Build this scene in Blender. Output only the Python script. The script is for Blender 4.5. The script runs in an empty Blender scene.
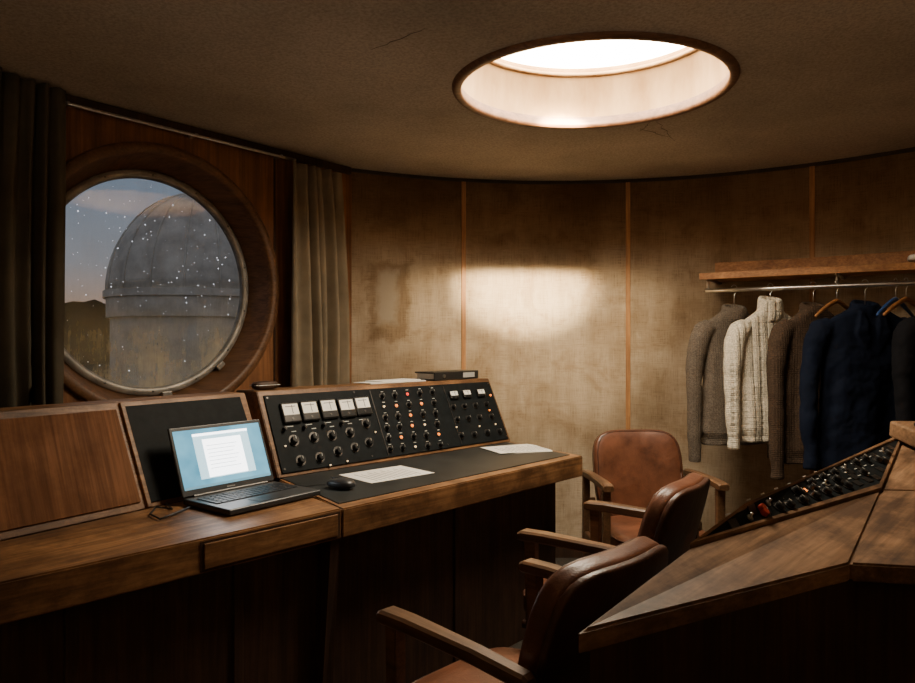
import bpy, bmesh, math, random
from mathutils import Matrix, Vector, noise
random.seed(7)
F=700.0; CH=1.25
def W(px,py,z):
    d=(CH-z)*F/(py-341.5); return Vector(((px-457.5)/F*d,d,z))
# ------------------------------------------------------------ materials
def base(name):
    m=bpy.data.materials.new(name); m.use_nodes=True
    nt=m.node_tree; b=nt.nodes['Principled BSDF']; return m,nt,b
def ramp(nt,src,stops):
    r=nt.nodes.new('ShaderNodeValToRGB'); e=r.color_ramp.elements
    while len(e)<len(stops): e.new(0.5)
    for i,(p,c) in enumerate(stops):
        e[i].position=p; e[i].color=(c[0],c[1],c[2],1)
    nt.links.new(src,r.inputs[0]); return r
def tex(nt,scale=(1,1,1),coord='Object',rot=(0,0,0)):
    tc=nt.nodes.new('ShaderNodeTexCoord'); mp=nt.nodes.new('ShaderNodeMapping')
    mp.inputs['Scale'].default_value=scale; mp.inputs['Rotation'].default_value=rot
    nt.links.new(tc.outputs[coord],mp.inputs[0]); return mp.outputs[0]
def nz(nt,vec,scale,detail=4,rough=.55,dist=0):
    n=nt.nodes.new('ShaderNodeTexNoise'); n.inputs['Scale'].default_value=scale
    n.inputs['Detail'].default_value=detail; n.inputs['Roughness'].default_value=rough
    n.inputs['Distortion'].default_value=dist
    nt.links.new(vec,n.inputs['Vector']); return n.outputs['Fac']
def bump(nt,b,h,strength=.3,dist=.01):
    bp=nt.nodes.new('ShaderNodeBump'); bp.inputs['Strength'].default_value=strength
    bp.inputs['Distance'].default_value=dist
    nt.links.new(h,bp.inputs['Height']); nt.links.new(bp.outputs[0],b.inputs['Normal'])
def mixc(nt,fac,a,bc,mode='MIX'):
    m=nt.nodes.new('ShaderNodeMix'); m.data_type='RGBA'; m.blend_type=mode
    if isinstance(fac,(int,float)): m.inputs[0].default_value=fac
    else: nt.links.new(fac,m.inputs[0])
    for sock,v in ((6,a),(7,bc)):
        if isinstance(v,tuple): m.inputs[sock].default_value=(v[0],v[1],v[2],1)
        else: nt.links.new(v,m.inputs[sock])
    return m.outputs[2]
def math_(nt,op,a,b=None,c=None):
    m=nt.nodes.new('ShaderNodeMath'); m.operation=op
    for i,v in enumerate((a,b,c)):
        if v is None: continue
        if isinstance(v,(int,float)): m.inputs[i].default_value=v
        else: nt.links.new(v,m.inputs[i])
    return m.outputs[0]
def wood(name,c1,c2,axis=0,rough=.42,scale=1.0,wear=.35,spec=.5,rot=0):
    m,nt,b=base(name)
    if axis==-1: s=[14*scale,.9*scale,.9*scale]; s2=[60*scale,2*scale,2*scale]
    else:
        s=[14*scale]*3; s[axis]=0.9*scale; s2=[60*scale]*3; s2[axis]=2.0*scale
    def T(sc):
        if not rot: return tex(nt,tuple(sc))
        v0=tex(nt,(1,1,1),'Object',(0,0,rot)); mp=nt.nodes.new('ShaderNodeMapping'); mp.inputs['Scale'].default_value=tuple(sc)
        nt.links.new(v0,mp.inputs[0]); return mp.outputs[0]
    g=nz(nt,T(s),2.2,8,.62,.6)
    r=ramp(nt,g,[(.30,c1),(.72,c2)])
    g2=nz(nt,T(s2),2.0,3)
    dark=ramp(nt,g2,[(.35,(.55,.5,.45)),(.6,(1,1,1))])
    c=mixc(nt,.7,r.outputs[0],dark.outputs[0],'MULTIPLY')
    w=nz(nt,tex(nt,(1,1,1)),4.0,7,.7)
    wr=ramp(nt,w,[(.42,(1,1,1)),(.60,(.36,.32,.29))])
    c=mixc(nt,wear,c,wr.outputs[0],'MULTIPLY')
    sc_=nz(nt,T([x*2.5 for x in s2]),3.0,2)
    c=mixc(nt,.35,c,ramp(nt,sc_,[(.60,(1,1,1)),(.70,(1.5,1.45,1.4))]).outputs[0],'MULTIPLY')
    nt.links.new(c,b.inputs['Base Color'])
    rr=nt.nodes.new('ShaderNodeMapRange'); rr.inputs[3].default_value=rough-.08; rr.inputs[4].default_value=rough+.25
    nt.links.new(w,rr.inputs[0]); nt.links.new(rr.outputs[0],b.inputs['Roughness'])
    b.inputs['Specular IOR Level'].default_value=spec
    bump(nt,b,g2,.12,.003); return m
def solid(name,c,rough=.5,metal=0,var=.25,scale=20,bmp=.05,emit=None,es=0,spec=.5):
    m,nt,b=base(name)
    g=nz(nt,tex(nt),scale,5,.6)
    r=ramp(nt,g,[(.3,tuple(x*(1-var) for x in c)),(.7,tuple(min(1,x*(1+var)) for x in c))])
    nt.links.new(r.outputs[0],b.inputs['Base Color'])
    b.inputs['Roughness'].default_value=rough; b.inputs['Metallic'].default_value=metal
    b.inputs['Specular IOR Level'].default_value=spec
    if bmp: bump(nt,b,g,bmp,.003)
    if emit:
        b.inputs['Emission Color'].default_value=(*emit,1); b.inputs['Emission Strength'].default_value=es
    return m
def knit(name,c,scale=70,strength=.8,cable=False):
    m,nt,b=base(name); v=tex(nt)
    sp=nt.nodes.new('ShaderNodeSeparateXYZ'); nt.links.new(v,sp.inputs[0])
    n=nz(nt,v,scale*2.2,3,.6)
    rib=math_(nt,'SINE',math_(nt,'MULTIPLY',math_(nt,'ADD',sp.outputs[0],math_(nt,'MULTIPLY',n,.004)),520))
    row=math_(nt,'SINE',math_(nt,'MULTIPLY',sp.outputs[2],700))
    h=math_(nt,'ADD',math_(nt,'MULTIPLY',math_(nt,'ADD',rib,row),.25),n)
    if cable:
        xo=math_(nt,'ADD',sp.outputs[0],math_(nt,'MULTIPLY',math_(nt,'SINE',math_(nt,'MULTIPLY',sp.outputs[2],110)),.005))
        cb=math_(nt,'ABSOLUTE',math_(nt,'SINE',math_(nt,'MULTIPLY',xo,75)))
        xo2=math_(nt,'ADD',sp.outputs[0],math_(nt,'MULTIPLY',math_(nt,'SINE',math_(nt,'MULTIPLY',sp.outputs[2],110)),-.005))
        cb2=math_(nt,'ABSOLUTE',math_(nt,'SINE',math_(nt,'MULTIPLY',xo2,75)))
        h=math_(nt,'ADD',math_(nt,'MULTIPLY',h,.5),math_(nt,'MULTIPLY',math_(nt,'MAXIMUM',cb,cb2),1.6))
    r=ramp(nt,n,[(.3,tuple(x*.6 for x in c)),(.7,tuple(min(1,x*1.3) for x in c))])
    nt.links.new(r.outputs[0],b.inputs['Base Color']); b.inputs['Roughness'].default_value=.95
    b.inputs['Specular IOR Level'].default_value=.1
    bump(nt,b,h,strength,.006); return m
def emitm(name,c,s):
    m,nt,b=base(name); b.inputs['Base Color'].default_value=(*c,1)
    b.inputs['Emission Color'].default_value=(*c,1); b.inputs['Emission Strength'].default_value=s
    return m

M_desk=wood('desk_wood',(.140,.066,.027),(.42,.22,.095),0,.40,1,.9,.4)
M_panelwood=wood('console_panel_wood',(.125,.052,.022),(.25,.110,.048),-1,.6,.8,.45,.12)
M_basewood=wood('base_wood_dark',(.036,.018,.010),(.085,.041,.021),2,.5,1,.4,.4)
M_windowwood=wood('window_wall_wood',(.16,.062,.021),(.38,.16,.058),2,.45,.6,.4)
M_frame=wood('window_frame_wood',(.10,.048,.022),(.25,.12,.054),0,.4,1,.3)
M_trim=wood('trim_wood',(.36,.165,.06),(.60,.31,.12),2,.45,1,.3)
M_shelf=wood('shelf_wood',(.34,.14,.045),(.58,.28,.10),0,.4,1,.3)
M_arm=wood('chair_arm_wood',(.080,.040,.020),(.20,.105,.050),1,.33,1,.5)
M_con=wood('console_wood',(.14,.075,.038),(.37,.215,.115),0,.42,1,1.0,.4,-math.radians(45))
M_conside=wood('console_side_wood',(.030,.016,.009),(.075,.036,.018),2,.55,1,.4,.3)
M_black=solid('panel_black',(.010,.012,.013),.55,0,.3,30,.03,spec=.08)
M_lino=solid('desk_linoleum',(.020,.022,.022),.45,0,.4,9,.03,spec=.25)
M_knob=solid('knob_black',(.012,.012,.012),.3,0,.1,30,0)
M_metal=solid('brushed_metal',(.65,.64,.62),.3,1,.15,30,.02)
M_dmetal=solid('dark_metal',(.10,.095,.09),.45,1,.2,30,.02)
M_wmetal=solid('window_ring_metal',(.30,.28,.25),.5,.5,.4,14,.1)
M_ivory=solid('meter_face',(.78,.76,.68),.4,0,.08,30,0,(.9,.85,.7),.15)
M_white=solid('label_white',(.5,.5,.47),.5,0,.1,30,0)
M_paper=solid('paper',(.74,.72,.67),.7,0,.04,8,0)
M_ink=solid('ink',(.12,.12,.13),.8,0,.1,20,0)
M_plastic=solid('laptop_plastic',(.028,.029,.031),.38,0,.1,40,.02)
M_key=solid('laptop_keys',(.010,.010,.011),.45,0,.1,40,0)
M_rope=solid('cable_rubber',(.015,.015,.015),.5,0,.1,40,0)
M_orange=emitm('lamp_orange',(1,.24,.02),2.2)
M_red=emitm('lamp_red',(1,.03,.01),2)
M_lwhite=emitm('lamp_white',(1,.72,.4),1.2)
M_redk=solid('knob_red',(.35,.035,.02),.35,0,.1,30,0)
def leather(name,c1,c2):
    m,nt,b=base(name); v=tex(nt)
    g=nz(nt,v,7,6,.65); r=ramp(nt,g,[(.32,c1),(.68,c2)])
    nt.links.new(r.outputs[0],b.inputs['Base Color'])
    rr=nt.nodes.new('ShaderNodeMapRange'); rr.inputs[3].default_value=.26; rr.inputs[4].default_value=.50
    nt.links.new(g,rr.inputs[0]); nt.links.new(rr.outputs[0],b.inputs['Roughness'])
    vo=nt.nodes.new('ShaderNodeTexVoronoi'); vo.inputs['Scale'].default_value=220; nt.links.new(v,vo.inputs['Vector'])
    n2=nz(nt,v,6,3,.5,.8)
    h=math_(nt,'ADD',math_(nt,'MULTIPLY',vo.outputs['Distance'],.06),n2)
    bump(nt,b,h,.38,.014); return m
M_leather=leather('brown_leather',(.058,.020,.010),(.165,.060,.029))
M_leatherd=leather('dark_leather',(.030,.012,.008),(.085,.033,.018))
def cloth(name,c,fine=300):
    m,nt,b=base(name); v=tex(nt)
    g=nz(nt,v,5,6,.6); f=nz(nt,v,fine,2)
    r=ramp(nt,g,[(.3,tuple(x*.7 for x in c)),(.7,tuple(x*1.2 for x in c))])
    nt.links.new(r.outputs[0],b.inputs['Base Color']); b.inputs['Roughness'].default_value=.9
    b.inputs['Specular IOR Level'].default_value=.15
    bump(nt,b,f,.3,.002); return m
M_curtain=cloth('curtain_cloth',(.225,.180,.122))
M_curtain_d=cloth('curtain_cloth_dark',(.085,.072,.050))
M_coat=cloth('navy_wool',(.006,.010,.024)); M_coatb=cloth('charcoal_wool',(.010,.010,.013))
def linen():
    m,nt,b=base('linen_wallcovering')
    uv=tex(nt,(1,1,1),'UV')
    wx=nz(nt,tex(nt,(420,9,1),'UV'),1,3,.6); wy=nz(nt,tex(nt,(9,420,1),'UV'),1,3,.6)
    weave=math_(nt,'ADD',wx,wy)
    r=ramp(nt,weave,[(.75,(.33,.255,.170)),(1.22,(.56,.455,.330))])
    big=nz(nt,uv,1.6,6,.6)
    c=mixc(nt,.90,r.outputs[0],ramp(nt,big,[(.36,(.56,.49,.41)),(.56,(1,1,1))]).outputs[0],'MULTIPLY')
    blot=nz(nt,uv,5,7,.7,.5)
    c=mixc(nt,.50,c,ramp(nt,blot,[(.36,(.62,.53,.43)),(.50,(1,1,1))]).outputs[0],'MULTIPLY')
    sep=nt.nodes.new('ShaderNodeSeparateXYZ'); nt.links.new(uv,sep.inputs[0])
    st=nz(nt,tex(nt,(14,.8,1),'UV'),1,5,.6)
    c=mixc(nt,.35,c,ramp(nt,st,[(.4,(.66,.60,.52)),(.62,(1,1,1))]).outputs[0],'MULTIPLY')
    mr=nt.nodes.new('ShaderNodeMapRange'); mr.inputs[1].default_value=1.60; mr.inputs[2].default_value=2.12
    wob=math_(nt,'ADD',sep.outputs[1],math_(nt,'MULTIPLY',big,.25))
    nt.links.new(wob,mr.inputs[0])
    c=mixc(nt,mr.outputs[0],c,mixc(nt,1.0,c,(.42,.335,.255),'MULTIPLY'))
    def boxmask(u0,u1,v0,v1,soft=.03,wb=.12):
        n=nz(nt,uv,9,5,.7)
        du=math_(nt,'SUBTRACT',(u1-u0)/2,math_(nt,'ABSOLUTE',math_(nt,'SUBTRACT',sep.outputs[0],(u0+u1)/2)))
        dv=math_(nt,'SUBTRACT',(v1-v0)/2,math_(nt,'ABSOLUTE',math_(nt,'SUBTRACT',sep.outputs[1],(v0+v1)/2)))
        d=math_(nt,'MINIMUM',du,dv)
        d=math_(nt,'ADD',d,math_(nt,'MULTIPLY',math_(nt,'SUBTRACT',n,.5),wb))
        q=nt.nodes.new('ShaderNodeMapRange'); q.inputs[1].default_value=0; q.inputs[2].default_value=soft
        nt.links.new(d,q.inputs[0]); return q.outputs[0]
    R=2.26
    a=lambda deg: math.radians(deg)*R
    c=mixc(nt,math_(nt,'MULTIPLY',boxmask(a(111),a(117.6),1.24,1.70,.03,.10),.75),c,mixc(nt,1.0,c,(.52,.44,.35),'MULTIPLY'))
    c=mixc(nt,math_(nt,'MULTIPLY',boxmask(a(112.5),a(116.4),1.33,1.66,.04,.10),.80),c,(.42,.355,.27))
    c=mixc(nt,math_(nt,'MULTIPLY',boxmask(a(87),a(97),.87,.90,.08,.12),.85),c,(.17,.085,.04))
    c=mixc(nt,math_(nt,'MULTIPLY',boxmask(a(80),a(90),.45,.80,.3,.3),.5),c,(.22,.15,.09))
    nt.links.new(c,b.inputs['Base Color']); b.inputs['Roughness'].default_value=.85
    b.inputs['Specular IOR Level'].default_value=.2
    bump(nt,b,weave,.35,.002); return m
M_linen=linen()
def plaster():
    m,nt,b=base('ceiling_plaster'); v=tex(nt)
    big=nz(nt,v,1.3,6,.6); fine=nz(nt,v,90,4,.7)
    c=ramp(nt,big,[(.3,(.38,.325,.265)),(.7,(.62,.54,.45))]).outputs[0]
    c=mixc(nt,.6,c,ramp(nt,fine,[(.35,(.50,.47,.44)),(.6,(1,1,1))]).outputs[0],'MULTIPLY')
    nt.links.new(c,b.inputs['Base Color']); b.inputs['Roughness'].default_value=.95
    bump(nt,b,fine,.8,.008); return m
M_ceil=plaster()
def wellm():
    m,nt,b=base('skylight_well_plaster'); g=nz(nt,tex(nt,(3,3,1)),2.2,6,.6)
    c=ramp(nt,g,[(.35,(.30,.170,.07)),(.62,(.46,.295,.145))]).outputs[0]
    nt.links.new(c,b.inputs['Base Color']); b.inputs['Roughness'].default_value=.9; bump(nt,b,g,.2,.01); return m
M_well=wellm()
M_carpet=solid('carpet',(.040,.033,.026),.95,0,.4,60,.5)
M_skyl=emitm('skylight_diffuser',(1.0,.86,.65),37)
def glassm():
    m,nt,b=base('window_glass'); nt.nodes.remove(b)
    out=[n for n in nt.nodes if n.type=='OUTPUT_MATERIAL'][0]
    tr=nt.nodes.new('ShaderNodeBsdfTransparent'); tr.inputs[0].default_value=(.94,.96,.97,1)
    gl=nt.nodes.new('ShaderNodeBsdfGlossy'); gl.inputs['Roughness'].default_value=.03
    fr=nt.nodes.new('ShaderNodeFresnel'); fr.inputs[0].default_value=1.5
    m1=nt.nodes.new('ShaderNodeMixShader'); nt.links.new(fr.outputs[0],m1.inputs[0])
    nt.links.new(tr.outputs[0],m1.inputs[1]); nt.links.new(gl.outputs[0],m1.inputs[2])
    df=nt.nodes.new('ShaderNodeBsdfDiffuse')
    v=tex(nt); n=nz(nt,v,5,7,.7); sp=nt.nodes.new('ShaderNodeSeparateXYZ'); nt.links.new(v,sp.inputs[0])
    dc=ramp(nt,nz(nt,v,3,4,.6),[(.4,(.42,.39,.30)),(.62,(.70,.58,.34))]); nt.links.new(dc.outputs[0],df.inputs[0])
    streak=nz(nt,tex(nt,(50,50,6)),1,6,.75)
    q=nt.nodes.new('ShaderNodeMapRange'); q.inputs[1].default_value=1.50; q.inputs[2].default_value=1.10
    q.inputs[3].default_value=0.18; q.inputs[4].default_value=1.05
    nt.links.new(sp.outputs[2],q.inputs[0])
    k=ramp(nt,math_(nt,'MULTIPLY',math_(nt,'ADD',math_(nt,'MULTIPLY',n,1.2),math_(nt,'MULTIPLY',streak,.8)),.5),[(.38,(.22,.22,.22)),(.64,(.85,.85,.85))])
    fac=math_(nt,'MULTIPLY',q.outputs[0],k.outputs[0])
    m2=nt.nodes.new('ShaderNodeMixShader'); nt.links.new(fac,m2.inputs[0])
    nt.links.new(m1.outputs[0],m2.inputs[1]); nt.links.new(df.outputs[0],m2.inputs[2])
    nt.links.new(m2.outputs[0],out.inputs[0]); return m
M_glass=glassm()
M_dropglint=emitm('water_drop_glint',(.85,.88,1.0),1.8)  # emission stands in for light caught by the drops

# ------------------------------------------------------------ mesh builder
def frame(o,U,V):
    U=Vector(U).normalized(); V=Vector(V); V=(V-U*V.dot(U)).normalized(); N=U.cross(V)
    m=Matrix((U,V,N)).transposed().to_4x4(); m.translation=Vector(o); return m
class MB:
    def __init__(s,name): s.name=name; s.bm=bmesh.new(); s.mats=[]
    def mi(s,m):
        if m not in s.mats: s.mats.append(m)
        return s.mats.index(m)
    def merge(s,t,mat,M=None,smooth=False):
        i=s.mi(mat)
        for f in t.faces: f.material_index=i; f.smooth=smooth
        if M is not None: t.transform(M)
        me=bpy.data.meshes.new('tmp'); t.to_mesh(me); t.free(); s.bm.from_mesh(me); bpy.data.meshes.remove(me)
    def box(s,c,size,mat,bevel=.002,M=None,seg=2):
        t=bmesh.new(); bmesh.ops.create_cube(t,size=1)
        bmesh.ops.scale(t,vec=Vector(size),verts=t.verts)
        if bevel: bmesh.ops.bevel(t,geom=t.edges[:],offset=min(bevel,min(size)*.45),segments=seg,affect='EDGES',profile=.5)
        L=Matrix.Translation(Vector(c)); s.merge(t,mat,(M@L) if M is not None else L)
    def cyl(s,c,r,h,mat,M=None,r2=None,seg=20,bevel=0):
        t=bmesh.new(); bmesh.ops.create_cone(t,cap_ends=True,segments=seg,radius1=r,radius2=r if r2 is None else r2,depth=h)
        if bevel:
            ed=[e for e in t.edges if len(e.link_faces)==2 and any(len(f.verts)>4 for f in e.link_faces)]
            bmesh.ops.bevel(t,geom=ed,offset=bevel,segments=2,affect='EDGES')
        L=Matrix.Translation(Vector(c)); s.merge(t,mat,(M@L) if M is not None else L,False)
    def hexa(s,p,mat,bevel=0,M=None):
        t=bmesh.new(); v=[t.verts.new(q) for q in p]
        for f in ((3,2,1,0),(4,5,6,7),(0,1,5,4),(1,2,6,5),(2,3,7,6),(3,0,4,7)): t.faces.new([v[i] for i in f])
        bmesh.ops.recalc_face_normals(t,faces=t.faces)
        if bevel: bmesh.ops.bevel(t,geom=t.edges[:],offset=bevel,segments=2,affect='EDGES')
        s.merge(t,mat,M)
    def prism(s,pts,z0,z1,mat,bevel=0,M=None):
        t=bmesh.new(); a=[t.verts.new((p[0],p[1],z0)) for p in pts]; b=[t.verts.new((p[0],p[1],z1)) for p in pts]
        n=len(pts); t.faces.new(b); t.faces.new(a[::-1])
        for i in range(n): t.faces.new((a[i],a[(i+1)%n],b[(i+1)%n],b[i]))
        bmesh.ops.recalc_face_normals(t,faces=t.faces)
        if bevel: bmesh.ops.bevel(t,geom=t.edges[:],offset=bevel,segments=2,affect='EDGES')
        s.merge(t,mat,M)
    def poly(s,pts,mat,M=None):
        t=bmesh.new(); t.faces.new([t.verts.new(p) for p in pts]); s.merge(t,mat,M)
    def loft(s,rings,mat,M=None,closed=True,cap=True,smooth=True):
        t=bmesh.new(); R=[[t.verts.new(p) for p in r] for r in rings]
        n=len(R[0])
        for a,b in zip(R[:-1],R[1:]):
            for i in range(n if closed else n-1):
                t.faces.new((a[i],a[(i+1)%n],b[(i+1)%n],b[i]))
        if cap and closed: t.faces.new(R[0][::-1]); t.faces.new(R[-1])
        bmesh.ops.recalc_face_normals(t,faces=t.faces)
        s.merge(t,mat,M,smooth)
    def tube(s,path,rad,mat,seg=12,M=None,flat=(1,1),cap=True):
        path=[Vector(p) for p in path]; n=len(path)
        if not isinstance(rad,(list,tuple)): rad=[rad]*n
        rings=[]; up=None
        for i,p in enumerate(path):
            T=(path[min(i+1,n-1)]-path[max(i-1,0)]).normalized()
            if up is None:
                up=Vector((0,0,1)) if abs(T.z)<.9 else Vector((1,0,0))
            A=(up-T*up.dot(T)).normalized(); B=T.cross(A); up=A
            rings.append([p+A*math.cos(2*math.pi*k/seg)*rad[i]*flat[0]+B*math.sin(2*math.pi*k/seg)*rad[i]*flat[1] for k in range(seg)])
        s.loft(rings,mat,M,cap=cap)
    def pad(s,size,mat,M=None,n=5.0,puff=0,cuts=12,bend=0,mod=None):
        t=bmesh.new(); bmesh.ops.create_cube(t,size=2)
        bmesh.ops.subdivide_edges(t,edges=t.edges[:],cuts=cuts,use_grid_fill=True)
        for v in t.verts:
            p=v.co; mx=max(abs(p.x),abs(p.y),abs(p.z)); q=(abs(p.x)**n+abs(p.y)**n+abs(p.z)**n)**(1/n)
            p=p*(mx/q)
            z=p.z*(1+puff*(1-p.x**2)*(1-p.y**2))
            c=Vector((p.x*size[0]/2,p.y*size[1]/2,z*size[2]/2))
            c.z+=bend*p.x**2
            if mod: c=mod(c,p)
            v.co=c
        s.merge(t,mat,M,True)
    def done(s,loc=(0,0,0),rz=0,parent=None):
        me=bpy.data.meshes.new(s.name); s.bm.to_mesh(me); s.bm.free()
        for m in s.mats: me.materials.append(m)
        o=bpy.data.objects.new(s.name,me); bpy.context.collection.objects.link(o)
        o.location=loc; o.rotation_euler=(0,0,rz)
        if parent: o.parent=parent
        return o

# ------------------------------------------------------------ room
CX,CY,R=.55,1.80,2.26
CEIL=2.18
A1=math.radians(119.7); A2=math.atan2(.69,-2.15)
def arcp(a,r=R,z=0): return Vector((CX+r*math.cos(a),CY+r*math.sin(a),z))
def arcwall(name,a0,a1,mat,n=80):
    bm=bmesh.new(); uvl=bm.loops.layers.uv.new('UVMap'); rows=[]
    zs=[0,CEIL]
    for i in range(n+1):
        a=a0+(a1-a0)*i/n
        rows.append([(bm.verts.new(arcp(a,R,z)),(a*R,z)) for z in zs]+[(bm.verts.new(arcp(a,R+.08,z)),(a*R,z)) for z in zs])
    for i in range(n):
        for (p,q) in ((0,1),(2,3)):
            vs=[rows[i][p],rows[i+1][p],rows[i+1][q],rows[i][q]]
            f=bm.faces.new([v[0] for v in vs]); f.smooth=True
            for l,v in zip(f.loops,vs): l[uvl].uv=v[1]
    me=bpy.data.meshes.new(name); bm.to_mesh(me); bm.free(); me.materials.append(mat)
    o=bpy.data.objects.new(name,me); bpy.context.collection.objects.link(o); return o
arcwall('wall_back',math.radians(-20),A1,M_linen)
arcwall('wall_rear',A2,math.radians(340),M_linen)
b=MB('floor'); b.prism([arcp(2*math.pi*i/64,R+.05)[:2] for i in range(64)],-.05,0,M_carpet); b.done()
SX,SY,SA,SB=.49,2.56,.485,.44
N=96
def ell(i,k=1,z=0):
    t=2*math.pi*i/N; return Vector((SX+SA*k*math.cos(t),SY+SB*k*math.sin(t),z))
b=MB('ceiling')
b.loft([[ell(i,1,CEIL) for i in range(N)],[ell(i,1,CEIL)*.5+arcp(2*math.pi*i/N,R+.06,CEIL)*.5 for i in range(N)],[arcp(2*math.pi*i/N,R+.06,CEIL) for i in range(N)]],M_ceil,cap=False,smooth=False)
for (p0,p1) in (((372,50),(428,28)),((640,128),(668,137)),((655,120),(676,141)),((640,131),(652,122))):
    P=[]
    for k in range(9):
        t=k/8; px=p0[0]+(p1[0]-p0[0])*t; py=p0[1]+(p1[1]-p0[1])*t
        q=W(px,py,CEIL); q.x+=random.uniform(-.01,.01); q.z=CEIL-.0002; P.append(q)
    b.tube(P,[.0004+.0008*math.sin(math.pi*k/8) for k in range(9)],M_basewood,5)
b.done()
b=MB('window_skylight')
b.loft([[ell(i,1.0,CEIL-.004) for i in range(N)],[ell(i,1.0,CEIL+.02) for i in range(N)],[ell(i,.985,CEIL+.20) for i in range(N)],[ell(i,.97,CEIL+.20) for i in range(N)],[ell(i,.97,CEIL+.235) for i in range(N)]],M_well,cap=False)
b.poly([ell(i,.97,CEIL+.235) for i in range(N)][::-1],M_skyl)
b.loft([[ell(i,.985,CEIL+.20) for i in range(N)],[ell(i,.94,CEIL+.20) for i in range(N)],[ell(i,.94,CEIL+.212) for i in range(N)],[ell(i,.985,CEIL+.212) for i in range(N)]],M_well,cap=False)
b.done()
b=MB('trim_skylight')
rings=[]
for (k,z) in ((.995,CEIL+.03),(.982,CEIL+.0),(.985,CEIL-.014),(1.03,CEIL-.016),(1.050,CEIL-.006),(1.055,CEIL+.001)):
    rings.append([ell(i,k,z) for i in range(N)])
M_ring=wood('skylight_ring_wood',(.12,.055,.026),(.26,.125,.06),0,.4,1,.3)
b.loft(rings,M_ring,cap=False); b.done()
k=0
for j in range(0,5):
    a=math.radians(103.2-24.15*j)
    b=MB('trim_%d'%(k+1)); k+=1
    Mx=frame(arcp(a,R-.004,0),(-math.sin(a),math.cos(a),0),(0,0,1))
    b.box((0,CEIL/2,0),(.026,CEIL-.002,.012),M_trim,.003,M=Mx); b.done()
def arcstrip(name,a0,a1,r0,r1,z0,z1,mat,n=70):
    b=MB(name); rings=[]
    for i in range(n+1):
        a=a0+(a1-a0)*i/n
        rings.append([arcp(a,r0,z0),arcp(a,r1,z0),arcp(a,r1,z1),arcp(a,r0,z1)])
    b.loft(rings,mat,smooth=False); return b.done()
M_cove=solid('cove_dark',(.05,.037,.027),.8,0,.3,10,.05)
arcstrip('trim_cove',math.radians(-20),A1,R-.014,R+.001,CEIL-.018,CEIL-.001,M_cove)
arcstrip('baseboard_back',math.radians(-20),A1,R-.014,R+.001,0,.09,M_basewood)
C0=arcp(A2); C1w=arcp(A1); uw=(C1w-C0).normalized(); WL=(C1w-C0).length
nout=Vector((-uw.y,uw.x,0))
MW=Matrix((uw,nout,Vector((0,0,1)))).transposed().to_4x4(); MW.translation=C0
HX,HZ,HR=.585,1.500,.53
b=MB('wall_window')
inner=[];outer=[]
NN=128
for i in range(NN):
    t=2*math.pi*i/NN; c,s_=math.cos(t),math.sin(t)
    inner.append(Vector((HX+HR*c,0,HZ+HR*s_)))
    ks=[]
    if c>1e-6: ks.append((WL-HX)/c)
    if c<-1e-6: ks.append(-HX/c)
    if s_>1e-6: ks.append((CEIL-HZ)/s_)
    if s_<-1e-6: ks.append(-HZ/s_)
    kk=min(ks); outer.append(Vector((HX+kk*c,0,HZ+kk*s_)))
for cx_,cz in ((0,0),(WL,0),(0,CEIL),(WL,CEIL)):
    j=min(range(NN),key=lambda q:(outer[q]-Vector((cx_,0,cz))).length); outer[j]=Vector((cx_,0,cz))
b.loft([inner,outer],M_windowwood,M=MW,cap=False,smooth=False)
for gx in (.03,1.14): b.box((gx,-.002,CEIL/2),(.010,.006,CEIL-.01),M_basewood,.002,M=MW)
b.done()
b=MB('trim_window_cornice'); b.box((WL/2,-.012,CEIL-.02),(WL-.04,.024,.038),M_basewood,.004,M=MW); b.done()
def circ(r,y,n=96): return [Vector((HX+r*math.cos(2*math.pi*i/n),y,HZ+r*math.sin(2*math.pi*i/n))) for i in range(n)]
b=MB('window_1')
b.loft([circ(.578,.0),circ(.576,-.012),circ(.570,-.018),circ(.540,-.020),circ(.531,-.012),circ(.527,.02),circ(.480,.115),circ(.480,.13)],M_frame,M=MW,cap=False)
b.loft([circ(.482,.104),circ(.474,.096),circ(.455,.097),circ(.447,.106),circ(.447,.125),circ(.488,.125)],M_wmetal,M=MW,cap=False)
for i in range(14):
    t=2*math.pi*(i+.5)/14
    b.cyl((0,0,0),.004,.004,M_dmetal,M=MW@Matrix.Translation((HX+.465*math.cos(t),.095,HZ+.465*math.sin(t)))@Matrix.Rotation(math.pi/2,4,'X'),seg=10)
for t in (-.85,-1.45):
    b.box((0,0,0),(.045,.020,.024),M_wmetal,.004,M=MW@Matrix.Translation((HX+.482*math.cos(t),.088,HZ+.482*math.sin(t)))@Matrix.Rotation(-t+math.pi/2,4,'Y'))
b.poly([MW@p for p in circ(.448,.118)],M_glass)
b.done()
b=MB('raindrop_glints')
for i in range(230):
    r=.43*math.sqrt(random.random()); t=random.uniform(0,6.283)
    if math.sin(t)*r<-.14 and random.random()<.75: continue
    s_=random.choice([.0006,.0008,.001,.0013,.0016,.0026])
    tm=bmesh.new(); bmesh.ops.create_icosphere(tm,subdivisions=1,radius=s_)
    # self-lit beads on the room face of the pane
    b.merge(tm,M_dropglint,MW@Matrix.Translation((HX+r*math.cos(t),.1165,HZ+r*math.sin(t)))@Matrix.Diagonal((1,1,random.choice((1,1,1.5)),1)),True)
b.done()
b=MB('curtain_rail')
b.tube([MW@Vector((.16+1.06*i/10,-.06,2.130)) for i in range(11)],.007,M_metal,10)
for x in (.18,.7,1.14): b.box((x,-.030,2.135),(.012,.062,.012),M_metal,.002,M=MW)
b.done()
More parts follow.
